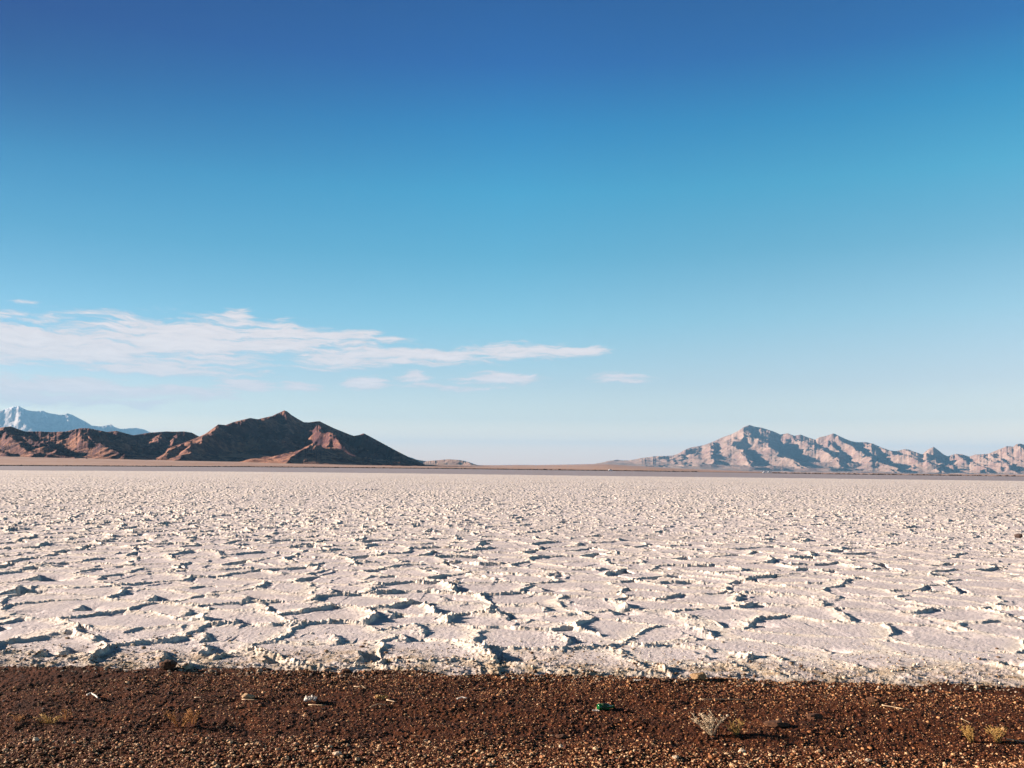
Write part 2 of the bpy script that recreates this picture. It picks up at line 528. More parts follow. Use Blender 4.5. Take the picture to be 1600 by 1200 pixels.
# ------------------------------------------------------------------ mountains
def mountain(name, label, ridges, px0, px1, npx, r0, r1, nr, mat, s=0.62, rib=1.0, sil=None, seed=0, ribscale=150.0, rough=1.0, base=-3.0, dsc=1.0, ns=1.0):
    r0 *= dsc; r1 *= dsc; ribscale *= ns
    A = np.array([az_of(p) for p in np.linspace(px0, px1, npx)])
    Rr = np.linspace(r0, r1, nr)
    aa = A[None, :] * np.ones(nr)[:, None]; rr = Rr[:, None] * np.ones(npx)[None, :]
    x = rr * np.sin(aa); y = rr * np.cos(aa)
    pz = plain_z(aa, rr)
    H = np.zeros_like(x)
    ridges = [((rd[0], [(a, b_, r * dsc) for a, b_, r in rd[1]]) if isinstance(rd, tuple) else [(a, b_, r * dsc) for a, b_, r in rd]) for rd in ridges]
    wx = x + ribscale * .35 * fbm(x / (ribscale * 1.6), y / (ribscale * 1.6), 3, seed + 2)
    wy = y + ribscale * .35 * fbm(x / (ribscale * 1.6), y / (ribscale * 1.6), 3, seed + 9)
    for k, rd in enumerate(ridges):
        sk = s
        if isinstance(rd, tuple): sk, rd = rd
        P = []
        for (px, py, r) in rd:
            p = far(px, py, r); 
            pzz = float(plain_z(np.array([math.atan2(p.x, p.y)]), np.array([r]))[0])
            P.append((p.x, p.y, max(p.z - pzz, 2.0)))
        alen = 0.0
        for (x0, y0, z0), (x1, y1, z1) in zip(P[:-1], P[1:]):
            dx = x1 - x0; dy = y1 - y0; L = math.hypot(dx, dy) + 1e-6
            t = np.clip(((wx - x0) * dx + (wy - y0) * dy) / (L * L), 0, 1)
            qx = x0 + t * dx; qy = y0 + t * dy
            d = np.hypot(wx - qx, wy - qy)
            d2 = np.hypot(x - qx, y - qy)
            zc = z0 + t * (z1 - z0)
            side = np.sign((wx - x0) * dy - (wy - y0) * dx)
            al = alen + t * L
            rb = 1.5 * np.abs(noise(al / ribscale + side * 7.7, d / (ribscale * 3), seed + 31 + k)) + 0.7 * np.abs(noise(al / (ribscale * .4) + side * 3.3, d / (ribscale * 1.5), seed + 47 + k))
            d = np.minimum(d, d2 * 1.3)
            de = d * (0.75 + 0.75 * rib * rb)
            h = zc * (np.exp(-sk * np.clip(de, 0, None) / np.maximum(zc, 1)) - 0.07) / 0.93
            H = np.maximum(H, h)
            alen += L
    hs = np.clip(H / (120.0 * ns), 0, 1)
    H = H + ns * rough * hs * (26 * (ridged(x / (260 * ns), y / (260 * ns), 5, seed + 60) - 0.62) + 8 * (ridged(x / (60 * ns), y / (60 * ns), 3, seed + 70) - .6))
    uu = np.linspace(0, 1, npx)[None, :]; vv = np.linspace(0, 1, nr)[:, None]
    H = H * sst(0, .06, uu) * sst(0, .06, 1 - uu) * sst(0, .12, vv) * sst(0, .08, 1 - vv) - 0.02 * H.max() * (1 - sst(0, .1, vv))
    Zf = H + pz + base
    if sil is not None:
        # settle the crest height of every column of rock to the surveyed skyline
        spx = np.array([q[0] for q in sil], float); spy = np.array([q[1] for q in sil], float)
        cols = np.linspace(px0, px1, npx)
        tp = np.interp(cols, spx, spy)
        tt = np.array([far(a, b_, 1.0).z - HCAM for a, b_ in zip(cols, tp)])
        el = (Zf - HCAM) / rr
        j = np.argmax(el, axis=0)
        rj = Rr[j]
        hc = np.take_along_axis(H, j[None, :], 0)[0]
        want = tt * rj + HCAM - (pz[j, np.arange(npx)] + base)
        sc = np.clip(want / np.maximum(hc, 1), 0.3, 2.5)
        sc = np.where((cols < spx[0]) | (cols > spx[-1]), np.where(cols < spx[0], sc[np.searchsorted(cols, spx[0])], sc[min(np.searchsorted(cols, spx[-1]), npx - 1)]), sc)
        Zf = H * sc[None, :] + pz + base
        print('SIL', name, float(sc.min()), float(np.median(sc)), float(sc.max()))
    rockiness = np.clip(H / (np.max(H) + 1e-6), 0, 1)
    o = mesh_obj(name, np.stack([x, y, Zf], -1).reshape(-1, 3), grid_faces(nr, npx), mat, attrs={'elev': rockiness}, smooth=True)
    tag(o, kind='structure')
    if label: o['label'] = label
    return o


def rock_mat(name, dark, mid, light, sand, scale, bumpd, snow=None):
    m, nt, b = new_mat(name, 0.95, 0.1)
    geo = nt.nodes.new('ShaderNodeNewGeometry')
    P = geo.outputs['Position']
    sp_ = nt.nodes.new('ShaderNodeSeparateXYZ'); nt.links.new(geo.outputs['True Normal'], sp_.inputs[0])
    a = noise_tex(nt, scale, 9, 0.62, P, 0.3)
    a2 = noise_tex(nt, scale * 7, 6, 0.65, P)
    c = ramp(nt, math_(nt, 'ADD', math_(nt, 'MULTIPLY', a, 0.6), math_(nt, 'MULTIPLY', a2, 0.4)), [(0.36, dark), (0.5, mid), (0.64, light)])
    flat = mrange(nt, math_(nt, 'ADD', sp_.outputs[2], math_(nt, 'MULTIPLY', math_(nt, 'SUBTRACT', a2, 0.5), 0.16)), 0.88, 0.98)
    c = mix(nt, flat, c, sand)
    if snow is not None:
        zz = nt.nodes.new('ShaderNodeSeparateXYZ'); nt.links.new(P, zz.inputs[0])
        sn = math_(nt, 'ADD', zz.outputs[2], math_(nt, 'MULTIPLY', math_(nt, 'SUBTRACT', noise_tex(nt, 0.004, 8, 0.65, P), 0.5), 1400.0))
        c = mix(nt, mrange(nt, sn, snow[0], snow[1]), c, (0.85, 0.86, 0.9))
    nt.links.new(c, b.inputs['Base Color'])
    bump(nt, b, a2, bumpd, 0.8)
    return m


m_dark = rock_mat('dark_rock', (0.028, 0.012, 0.020), (0.072, 0.031, 0.031), (0.31, 0.155, 0.095), (0.29, 0.145, 0.09), 0.012, 4)
m_pink = rock_mat('pink_rock', (0.13, 0.075, 0.07), (0.20, 0.135, 0.108), (0.27, 0.200, 0.158), (0.245, 0.176, 0.136), 0.004, 7)
m_snow = rock_mat('snowy_rock', (0.20, 0.19, 0.19), (0.32, 0.29, 0.28), (0.46, 0.43, 0.40), (0.40, 0.37, 0.34), 0.0012, 30, (1120, 1500))

SIL_A = [(-250, 680), (-120, 672), (-40, 676), (0, 667.5), (12, 666), (35, 674), (60, 674), (75, 675), (100, 674), (112, 671), (122, 669), (135, 669), (150, 672), (165, 675), (178, 673), (190, 676),
         (205, 680), (218, 678), (230, 676), (245, 675), (257, 674), (270, 674.5), (285, 674), (297, 676), (305, 680), (316, 685), (340, 692)]
SIL_B = [(236, 716), (262, 700), (290, 690), (305, 684), (318, 678), (325, 673), (338, 663), (350, 664), (360, 660), (375, 656), (388, 653), (400, 655), (412, 652), (422, 650), (430, 646), (436, 643.5),
         (441, 641), (446, 643), (452, 648), (462, 654), (472, 659.5), (480, 660), (490, 658.5), (497, 658), (505, 662), (520, 669), (535, 675), (545, 679), (552, 681), (560, 679.5), (567, 677),
         (575, 681), (590, 689), (605, 697), (620, 705), (628, 709), (640, 715), (650, 719), (660, 724), (668, 728)]
SIL_C = [(645, 716), (650, 718), (665, 720.5), (685, 719), (700, 717.5), (715, 718.5), (725, 720), (735, 723), (747, 727)]
SIL_D = [(985, 719), (1000, 716), (1022, 713), (1050, 712), (1060, 709), (1070, 703), (1080, 699), (1092, 697), (1100, 695.5), (1115, 690), (1130, 683), (1145, 678), (1155, 673), (1163, 667), (1172, 664), (1182, 667),
         (1190, 668), (1200, 671), (1212, 675), (1220, 679), (1232, 677), (1242, 681), (1252, 679), (1262, 683), (1275, 687), (1282, 683), (1292, 681), (1304, 677), (1318, 684), (1330, 689), (1340, 691),
         (1355, 691), (1365, 693), (1378, 699), (1392, 704), (1402, 705), (1413, 702), (1420, 702), (1430, 706), (1442, 710), (1450, 703), (1460, 698), (1468, 704), (1475, 710), (1482, 713),
         (1495, 709), (1505, 710), (1515, 713.5), (1525, 710), (1532, 710), (1545, 709), (1560, 703), (1575, 697), (1585, 698), (1590, 694), (1596, 693), (1610, 697), (1650, 690), (1700, 700), (1800, 705)]
SIL_E = [(-200, 650), (-80, 642), (-20, 646), (0, 640), (10, 636), (17, 635), (23, 634), (30, 638), (38, 641), (50, 642.5), (62, 641.5), (70, 645), (85, 647.5), (95, 648), (100, 645.5), (108, 648), (120, 654), (130, 659), (140, 665),
         (155, 666), (162, 664.5), (170, 663), (175, 667), (185, 670), (200, 669), (210, 668.5), (222, 671), (230, 674.5), (245, 680), (290, 700)]

# low dark hills at the left
ridA = [[(-250, 680, 5600), (-120, 672, 5600), (0, 667, 5500), (12, 666, 5500), (45, 675, 5500), (75, 675, 5400)],
        [(75, 675, 5400), (122, 669, 5200), (135, 669, 5200), (165, 675, 5500), (178, 673, 5500), (205, 680, 5900)],
        [(205, 680, 6000), (257, 674, 6100), (285, 674, 6100), (320, 684, 6300)],
        [(122, 669, 5200), (150, 690, 4700), (195, 706, 4350)],
        [(35, 680, 5300), (60, 690, 4700), (90, 712, 4200)],
        [(0, 668, 5500), (30, 692, 4700), (60, 712, 4150)],
        [(-60, 690, 5000), (0, 700, 4500), (20, 714, 4200)],
        [(95, 708, 4300), (135, 712, 4200)],
        [(250, 678, 6000), (240, 694, 5600), (220, 704, 5300)],
        [(280, 677, 6000), (275, 694, 5600), (262, 704, 5300)]]
mountain('low_hills', 'low dark brown hills left of the dark peak', ridA, -260, 345, 700, 3700, 7200, 330, m_dark, s=0.6, seed=100, sil=SIL_A, ribscale=150, dsc=.42, ns=.42)
# the dark peak
ridB = [[(232, 718, 4300), (262, 700, 4600), (300, 686, 4900), (325, 673, 5100), (338, 663, 5200), (360, 660, 5350), (388, 653, 5500), (412, 652, 5600), (430, 646, 5700), (441, 641, 5800), (462, 654, 6000),
         (480, 660, 6100), (497, 658, 6150), (520, 669, 6250), (552, 681, 6300)],
        (0.75, [(545, 680, 5900), (567, 677, 5800), (590, 689, 5650), (620, 705, 5500), (650, 719, 5350), (672, 729, 5250)]),
        (1.15, [(494, 664, 5500), (500, 669, 5250), (520, 681, 4950), (540, 697, 4800), (560, 715, 4650)]),
        [(380, 672, 5400), (440, 690, 5100)],
        (0.42, [(500, 693, 4500), (494, 695, 4400), (478, 702, 4250), (452, 714, 4080)]),
        [(338, 663, 5200), (290, 705, 4500), (270, 720, 4200)]]
mountain('dark_mountain', 'dark shadowed rocky peak with lit tongues of scree at left of the pan', ridB, 228, 700, 760, 3900, 7600, 400, m_dark, s=0.68, seed=200, sil=SIL_B, ribscale=170, dsc=.42, ns=.42)
ridC = [[(640, 716, 9800), (665, 720, 9800), (700, 717.5, 9500), (722, 719, 9300), (747, 727, 9000)]]
mountain('small_hill', 'small pinkish hill just right of the dark peak', ridC, 630, 775, 300, 8200, 10800, 120, m_pink, s=0.4, seed=300, sil=SIL_C, ribscale=120, rough=.4, dsc=.6, ns=.6)
# the long pink range on the right
ridD = [[(990, 718, 13000), (1050, 712, 12844), (1070, 703, 12792), (1100, 695.5, 12714), (1130, 683, 12636), (1155, 673, 12571), (1172, 664, 12526), (1190, 668, 12480), (1220, 679, 12402), (1252, 679, 12318), (1275, 687, 12259),
         (1304, 677, 12183), (1330, 689, 12116), (1355, 691, 12051), (1378, 699, 11991), (1400, 705, 11934), (1416, 702, 11892), (1442, 710, 11824), (1460, 698, 11778), (1482, 713, 11720), (1505, 710, 11661),
         (1532, 710, 11590), (1560, 703, 11518), (1596, 693, 11424), (1650, 690, 11284), (1800, 705, 10894)],
        [(1155, 673, 12000), (1185, 688, 11500), (1210, 704, 11000), (1235, 718, 10500), (1264, 738, 9900)],
        [(1155, 675, 12000), (1150, 695, 11300), (1165, 715, 10600), (1180, 735, 9900)],
        [(1120, 688, 12000), (1110, 705, 11200), (1120, 728, 10300)],
        [(1080, 700, 12200), (1060, 715, 11200), (1040, 729, 10500)],
        [(1235, 679, 12350), (1262, 694, 11800), (1296, 710, 11000), (1318, 728, 10400)],
        [(1304, 678, 12180), (1328, 694, 11700), (1345, 708, 11200), (1372, 720, 10500), (1400, 738, 9700)],
        [(1365, 694, 12000), (1400, 708, 11500), (1440, 720, 10800), (1475, 735, 9900)],
        [(1416, 703, 11850), (1440, 718, 11200), (1452, 730, 10500)],
        [(1500, 710, 11650), (1515, 722, 11000), (1545, 736, 10000)],
        [(1545, 709, 11500), (1565, 722, 10800), (1590, 738, 9900)],
        [(1596, 694, 11400), (1625, 715, 10600), (1650, 738, 9700)],
        (0.35, [(965, 724, 11000), (975, 720.5, 10800), (1000, 727, 10500)]),
        (0.35, [(1005, 732, 10000), (1013, 729, 10000), (1040, 733, 9800)])]
rs = random.Random(12)
_sx = [q[0] for q in SIL_D]; _sy = [q[1] for q in SIL_D]
for _i in range(17):
    px_ = 1045 + _i * 40 + rs.uniform(-8, 8); py_ = float(np.interp(px_, _sx, _sy)); rt_ = 13000 - (px_ - 990) * 2.6
    if 1150 < px_ < 1245: continue
    dx_ = rs.uniform(22, 66)
    ridD.append((0.6, [(px_, py_ + 3, rt_), (px_ + dx_ * .4, py_ + (738 - py_) * .45 + rs.uniform(-4, 4), rt_ * .94), (px_ + dx_, 731 + rs.uniform(-4, 3), rt_ * rs.uniform(.86, .91))]))
mountain('pink_range', 'long jagged pinkish mountain range with blue shadows at right', ridD, 915, 1800, 1000, 8000, 15000, 420, m_pink, s=0.56, seed=400, sil=SIL_D, ribscale=260, rough=1.0, dsc=.92)
ridE = [[(-200, 650, 26000), (-80, 642, 26000), (10, 636, 25500), (23, 634, 25500), (50, 642.5, 25500), (85, 647, 25500), (100, 645.5, 25500), (140, 665, 26000), (170, 663, 26000), (222, 671, 26500), (290, 700, 26500)],
        [(20, 636, 25500), (50, 670, 23500), (60, 700, 22000)], [(100, 646, 25500), (120, 680, 23500)], [(-80, 642, 26000), (-60, 690, 23000)]]
mountain('snowy_mountain', 'pale blue snow capped mountain far behind the low hills', ridE, -210, 300, 420, 19500, 29500, 260, m_snow, s=0.6, seed=500, sil=SIL_E, ribscale=900, rough=4.0, dsc=.85, ns=.85)

# ------------------------------------------------------------------ haze
bm_v = [(-52000, -52000), (52000, -52000), (52000, 52000), (-52000, 52000)]
zb, zt = -2.0, 1650.0
V = [(a, b_, zb) for a, b_ in bm_v] + [(a, b_, zt) for a, b_ in bm_v]
Fc = [(0, 3, 2, 1), (4, 5, 6, 7), (0, 1, 5, 4), (1, 2, 6, 5), (2, 3, 7, 6), (3, 0, 4, 7)]
m_haze = bpy.data.materials.new('haze'); m_haze.use_nodes = True
nt = m_haze.node_tree
for n in list(nt.nodes):
    if n.type != 'OUTPUT_MATERIAL': nt.nodes.remove(n)
out = [n for n in nt.nodes if n.type == 'OUTPUT_MATERIAL'][0]
pv = nt.nodes.new('ShaderNodeVolumePrincipled')
pv.inputs['Color'].default_value = (0.17, 0.39, 0.64, 1)
pv.inputs['Density'].default_value = 3.6e-5
pv.inputs['Anisotropy'].default_value = 0.0
nt.links.new(pv.outputs[0], out.inputs['Volume'])
hz = mesh_obj('haze', V, Fc, m_haze, smooth=False)
tag(hz, kind='stuff')
#PART2
# ------------------------------------------------------------------ dirt verge
def dirt_z(x, y):
    de = y - edge_y(x) + 0.16 * noise(x / .9, y / .6, 600) + 0.12 * noise(x / .4, y / .3, 601) + 0.05 * noise(x / .12, y / .12, 602)
    z = 0.015 + 0.022 * fbm(x / .9, y / .7, 3, 610) + 0.007 * fbm(x / .12, y / .12, 3, 620, .6) + 0.006 * fbm(x / .035, y / .05, 2, 630, .7)
    # low wheel-thrown hump near the road and a shallow dip before the salt
    z = z + 0.03 * (1 - sst(-3.2, -2.3, de)) - 0.02 * sst(-1.6, -.6, de)
    return z - 0.16 * sst(-0.12, 0.30, de)


m_dirt, nt, b = new_mat('dirt', 0.95, 0.12)
co = objco(nt)
d1 = noise_tex(nt, 60, 8, 0.75, co)
d2 = noise_tex(nt, 1.6, 6, 0.65, co)
d3 = noise_tex(nt, 160, 4, 0.7, co)
c = ramp(nt, math_(nt, 'ADD', math_(nt, 'MULTIPLY', d1, 0.6), math_(nt, 'MULTIPLY', d3, 0.4)), [(0.38, (0.020, 0.005, 0.002)), (0.5, (0.088, 0.024, 0.008)), (0.64, (0.28, 0.098, 0.032))])
c = mix(nt, mrange(nt, d2, 0.50, 0.70, 0, 0.5), c, (0.20, 0.062, 0.018))
c = mix(nt, mrange(nt, noise_tex(nt, 3.1, 7, 0.75, co), 0.56, 0.40, 0, 0.55), c, (0.022, 0.009, 0.006))
nt.links.new(c, b.inputs['Base Color'])
bp = bump(nt, b, d1, 0.035, 1.0)
bump(nt, b, d3, 0.014, 1.0, bp)
radii = np.concatenate([[0.2], np.linspace(1, 5.4, 40), np.exp(np.arange(math.log(5.5), math.log(14.0), 0.0035 * Q))])
x, y, aa, rr = polar(R(-62), R(62), int(2300 / Q), radii)
z = dirt_z(x, y)
o = mesh_obj('dirt_verge', np.stack([x, y, z], -1).reshape(-1, 3), grid_faces(*x.shape), m_dirt)
tag(o, kind='structure')

# ---- gravel: tens of thousands of small stones as one mesh
phi = (1 + 5 ** .5) / 2
ico = np.array([(-1, phi, 0), (1, phi, 0), (-1, -phi, 0), (1, -phi, 0), (0, -1, phi), (0, 1, phi), (0, -1, -phi), (0, 1, -phi), (phi, 0, -1), (phi, 0, 1), (-phi, 0, -1), (-phi, 0, 1)]) / math.hypot(1, phi)
icf = np.array([(0, 11, 5), (0, 5, 1), (0, 1, 7), (0, 7, 10), (0, 10, 11), (1, 5, 9), (5, 11, 4), (11, 10, 2), (10, 7, 6), (7, 1, 8), (3, 9, 4), (3, 4, 2), (3, 2, 6), (3, 6, 8), (3, 8, 9), (4, 9, 5), (2, 4, 11), (6, 2, 10), (8, 6, 7), (9, 8, 1)])
N = 170000
ga = rng.uniform(R(-40), R(40), N); gr = np.sqrt(rng.uniform(5.6 ** 2, 10.6 ** 2, N))
gx = gr * np.sin(ga); gy = gr * np.cos(ga)
gde = gy - edge_y(gx)
dens_ = 0.55 + 0.75 * sst(-1.5, -.3, gde) + 0.75 * (1 - sst(-3.1, -2.4, gde)) + 0.35 * noise(gx / .6, gy / .4, 640)
keep = (gde < 0.05) & (rng.random(N) < dens_)
gx = gx[keep]; gy = gy[keep]; gde = gde[keep]; n = len(gx)
sz = np.exp(rng.normal(math.log(0.0037), 0.54, n)) * (1 + 0.35 * (1 - sst(-3.1, -2.4, gde)) + .25 * sst(-1.2, -.2, gde))
sz = np.clip(sz, .002, .02)
gz = dirt_z(gx, gy) + sz * 0.25
sc3 = sz[:, None] * np.stack([rng.uniform(.8, 1.5, n), rng.uniform(.7, 1.2, n), rng.uniform(.45, .9, n)], 1)
rot = rng.uniform(0, 6.283, n); cr, sr = np.cos(rot), np.sin(rot)
vv = ico[None] * (1 + rng.uniform(-.22, .22, (n, 12, 1))) * sc3[:, None, :]
vx = vv[:, :, 0] * cr[:, None] - vv[:, :, 1] * sr[:, None] + gx[:, None]
vy = vv[:, :, 0] * sr[:, None] + vv[:, :, 1] * cr[:, None] + gy[:, None]
vz = vv[:, :, 2] + gz[:, None]
ff = (icf[None] + (np.arange(n) * 12)[:, None, None]).reshape(-1, 3)
tone = np.clip(rng.random(n) ** 1.5 + 0.22 * (1 - sst(-3.1, -2.4, gde)), 0, 1)
m_grav, nt, b = new_mat('gravel', 0.8, 0.25)
c = ramp(nt, attr(nt, 'tone'), [(0.0, (0.018, 0.006, 0.003)), (0.34, (0.105, 0.030, 0.011)), (0.66, (0.27, 0.115, 0.042)), (0.90, (0.40, 0.225, 0.105)), (0.985, (0.42, 0.28, 0.16))])
nt.links.new(c, b.inputs['Base Color'])
o = mesh_obj('gravel', np.stack([vx, vy, vz], -1).reshape(-1, 3), ff, m_grav, smooth=False, attrs={'tone': np.repeat(tone, 12)})
tag(o, 'brown and tan gravel strewn over the dirt verge', 'gravel', kind='stuff')

# ---- crumbs of salt and dirt along the seam
N = 45000
ga = rng.uniform(R(-40), R(40), N); gr = rng.uniform(8.8, 13.5, N)
gx = gr * np.sin(ga); gy = gr * np.cos(ga); gde = gy - edge_y(gx)
keep = (gde > -0.35) & (gde < 2.2) & (rng.random(N) < np.exp(-np.abs(gde) / .7) * (0.9 + .8 * noise(gx / .5, gy / .4, 645)))
gx = gx[keep]; gy = gy[keep]; n = len(gx)
zs, _, _ = salt_height(gx, gy)
gz = np.maximum(zs, dirt_z(gx, gy))
sz = np.clip(np.exp(rng.normal(math.log(0.0075), 0.5, n)), .003, .03)
sc3 = sz[:, None] * np.stack([rng.uniform(.8, 1.5, n), rng.uniform(.7, 1.2, n), rng.uniform(.5, 1., n)], 1)
vv = ico[None] * (1 + rng.uniform(-.25, .25, (n, 12, 1))) * sc3[:, None, :]
P3 = vv + np.stack([gx, gy, gz + sz * .3], 1)[:, None, :]
ff = (icf[None] + (np.arange(n) * 12)[:, None, None]).reshape(-1, 3)
m_crumb, nt, b = new_mat('salt_crumbs', 0.85, 0.2)
c = ramp(nt, attr(nt, 'tone'), [(0.0, (0.07, 0.035, 0.02)), (0.2, (0.20, 0.13, 0.08)), (0.5, (0.38, 0.31, 0.23)), (0.85, (0.50, 0.45, 0.38))])
nt.links.new(c, b.inputs['Base Color'])
o = mesh_obj('salt_crumbs', P3.reshape(-1, 3), ff, m_crumb, smooth=False, attrs={'tone': np.repeat(rng.random(n) * np.where(gy < edge_y(gx) + .08, .45, 1.0), 12)})
tag(o, 'loose crumbs of dirty salt along the edge of the pan', 'salt crumbs', kind='stuff')


# ------------------------------------------------------------------ small things on the verge
def zat(x, y):
    return float(dirt_z(np.array([x]), np.array([y]))[0])


def on_dirt(px, py):
    p = ground(px, py, 0.02)
    return Vector((p.x, p.y, zat(p.x, p.y)))


def on_salt(px, py):
    p = ground(px, py, 0.02)
    z_, _, _ = salt_height(np.array([p.x]), np.array([p.y]))
    return Vector((p.x, p.y, float(max(z_[0], zat(p.x, p.y) if p.y < 12 else -1))))


class MB:
    def __init__(self): self.v = []; self.f = []

    def add(self, v, f):
        k = len(self.v); self.v += [tuple(q) for q in v]; self.f += [tuple(i + k for i in q) for q in f]

    def tube(self, pts, r0, r1=None, n=5):
        r1 = r0 if r1 is None else r1
        pts = [Vector(p) for p in pts]; k = len(pts); V = []
        for i, p in enumerate(pts):
            t = (pts[min(i + 1, k - 1)] - pts[max(i - 1, 0)]).normalized()
            a = t.cross(Vector((0, 0, 1)))
            if a.length < 1e-3: a = Vector((1, 0, 0))
            a.normalize(); c_ = t.cross(a)
            r = r0 + (r1 - r0) * i / (k - 1)
            for j in range(n):
                q = 6.2832 * j / n
                V.append(p + a * math.cos(q) * r + c_ * math.sin(q) * r)
        Fs = []
        for i in range(k - 1):
            for j in range(n):
                Fs.append((i * n + j, i * n + (j + 1) % n, (i + 1) * n + (j + 1) % n, (i + 1) * n + j))
        Fs.append(tuple(range(n - 1, -1, -1))); Fs.append(tuple((k - 1) * n + j for j in range(n)))
        self.add(V, Fs)

    def box(self, x0, x1, y0, y1, z0, z1, tp=0.0):
        t = tp
        self.add([(x0, y0, z0), (x1, y0, z0), (x1, y1, z0), (x0, y1, z0), (x0 + t, y0 + t, z1), (x1 - t, y0 + t, z1), (x1 - t, y1 - t, z1), (x0 + t, y1 - t, z1)],
                 [(0, 3, 2, 1), (4, 5, 6, 7), (0, 1, 5, 4), (1, 2, 6, 5), (2, 3, 7, 6), (3, 0, 4, 7)])

    def build(self, name, mat, parent=None, smooth=True, loc=None):
        o = mesh_obj(name, self.v, self.f, mat, parent, smooth)
        if loc is not None: o.location = loc
        return o


def stone_mesh(rx, ry, rz, seed, sub=2, rough=.28):
    V = [Vector(q) for q in ico.tolist()]; Fs = [tuple(q) for q in icf.tolist()]
    for _ in range(sub):
        cache = {}; nf = []

        def mid(a, b_):
            k = (min(a, b_), max(a, b_))
            if k not in cache:
                V.append(((V[a] + V[b_]) * .5).normalized()); cache[k] = len(V) - 1
            return cache[k]
        for a, b_, c_ in Fs:
            ab, bc, ca = mid(a, b_), mid(b_, c_), mid(c_, a)
            nf += [(a, ab, ca), (b_, bc, ab), (c_, ca, bc), (ab, bc, ca)]
        Fs = nf
    A = np.array([tuple(q) for q in V])
    k = 1 + rough * noise(A[:, 0] * 1.3 + seed * 3.1, A[:, 1] * 1.3 + A[:, 2] * 1.7, seed) + rough * .5 * noise(A[:, 0] * 3 + seed, A[:, 2] * 3 + A[:, 1], seed + 1)
    A = A * k[:, None]
    # flatten a few facets so that it reads as broken stone
    for q in range(5):
        d = np.array([hsh(np.array([q]), np.array([seed + j]), 5)[0] * 2 - 1 for j in range(3)]); d /= np.linalg.norm(d) + 1e-6
        t = A @ d; m = t > .72
        A[m] -= np.outer(t[m] - .72, d)
    return A * np.array([rx, ry, rz]), Fs


def stone(px, py, w, h, label, mat, cat='stone', group=None, seed=1, name='stone', salt_=False, dep=None, rz=0.0):
    p = on_salt(px, py) if salt_ else on_dirt(px, py)
    A, Fs = stone_mesh(w / 2, (dep or w * .8) / 2, h / 2, seed)
    o = mesh_obj(name, A, Fs, mat, smooth=False)
    o.location = (p.x, p.y, p.z + h * .32); o.rotation_euler = (0, 0, rz)
    tag(o, label, cat, group)
    return o


def pxm(px, py):   # metres per photo pixel at a point on the ground
    p = ground(px, py); return (p - CAM).length / F


m_tan = simple_mat('tan_stone', (0.28, 0.18, 0.09), (0.46, 0.33, 0.20), 60, .85, .002)
m_pale = simple_mat('pale_stone', (0.36, 0.28, 0.19), (0.55, 0.46, 0.34), 60, .85, .002)
m_brown = simple_mat('brown_clod', (0.04, 0.018, 0.01), (0.12, 0.055, 0.028), 50, .95, .006)
m_clod = simple_mat('tan_clod', (0.16, 0.09, 0.045), (0.32, 0.22, 0.12), 50, .95, .006)
m_black = simple_mat('dark_stone', (0.03, 0.022, 0.02), (0.09, 0.06, 0.05), 50, .9, .004)
m_straw = simple_mat('pale_straw', (0.30, 0.20, 0.11), (0.48, 0.36, 0.24), 80, .8, 0)
m_white = simple_mat('white_paper', (0.42, 0.37, 0.31), (0.60, 0.55, 0.48), 25, .7, .001)
m_yel = simple_mat('yellow_grass', (0.32, 0.19, 0.055), (0.50, 0.32, 0.11), 60, .8, 0)
m_dry = simple_mat('dry_brush', (0.38, 0.29, 0.19), (0.58, 0.47, 0.33), 60, .85, 0)
m_org = simple_mat('rusty_brush', (0.24, 0.10, 0.03), (0.40, 0.20, 0.07), 60, .85, 0)

G1 = 'pale stones scattered on the dirt verge'
stone(388, 1090, .13, .055, 'long tan stone lying near the crumpled white paper, left half of the verge', m_tan, seed=3, group=None, dep=.07)
stone(55, 1166, .055, .05, 'round pale stone alone low at the far left of the verge', m_pale, seed=4, group=G1)
stone(527, 1185, .07, .035, 'pale flat stone at the bottom of the verge below the crumpled white paper', m_pale, seed=5, group=G1)
stone(495, 1174, .035, .022, 'small pale pebble just above left of the flat stone at the bottom of the verge', m_pale, seed=6, group=G1)
stone(877, 1170, .035, .028, 'small pale stone low on the verge below left of the green bottle', m_pale, seed=7, group=G1)
stone(1160, 1179, .06, .042, 'blocky pale stone standing below the grey dead shrub', m_pale, seed=8, group=G1)
stone(1056, 1192, .055, .03, 'pale stone at the bottom edge below left of the grey dead shrub', m_pale, seed=9, group=G1)
stone(1137, 1118, .03, .028, 'small pale stone just right of the top of the grey dead shrub', m_pale, seed=10, group=G1)
stone(1356, 1196, .05, .025, 'pale stone at the bottom edge right of the grey dead shrub', m_pale, seed=12, group=G1)
stone(264, 1042, .20, .12, 'big dark brown clod at the seam of dirt and salt, left side', m_brown, 'clod', seed=13, name='dirt_clod', salt_=True, dep=.2)
stone(541, 1046, .10, .075, 'small brown clod at the seam of dirt and salt near the middle left', m_brown, 'clod', seed=14, name='dirt_clod', salt_=True)
stone(1092, 1058, .18, .10, 'tan crumbly clod at the seam of dirt and salt, right of the middle', m_clod, 'clod', seed=15, name='dirt_clod', salt_=True, dep=.13)
stone(1364, 1094, .15, .05, 'dark brown clod on the verge above the curved pale twig', m_brown, 'clod', seed=16, name='dirt_clod')
stone(1272, 1121, .16, .05, 'dark brown clod right of the yellow grass tuft by the dead shrub', m_brown, 'clod', seed=17, name='dirt_clod')
stone(1212, 1136, .22, .05, 'low wide dark clod just right of the yellow tuft by the dead shrub', m_brown, 'clod', seed=18, name='dirt_clod')
stone(877, 1150, .12, .03, 'low dark clod below left of the green bottle', m_brown, 'clod', seed=19, name='dirt_clod')
stone(1591, 839, .30, .2, 'small dark rock alone on the salt at the right edge', m_black, 'rock', seed=20, name='rock', salt_=True)

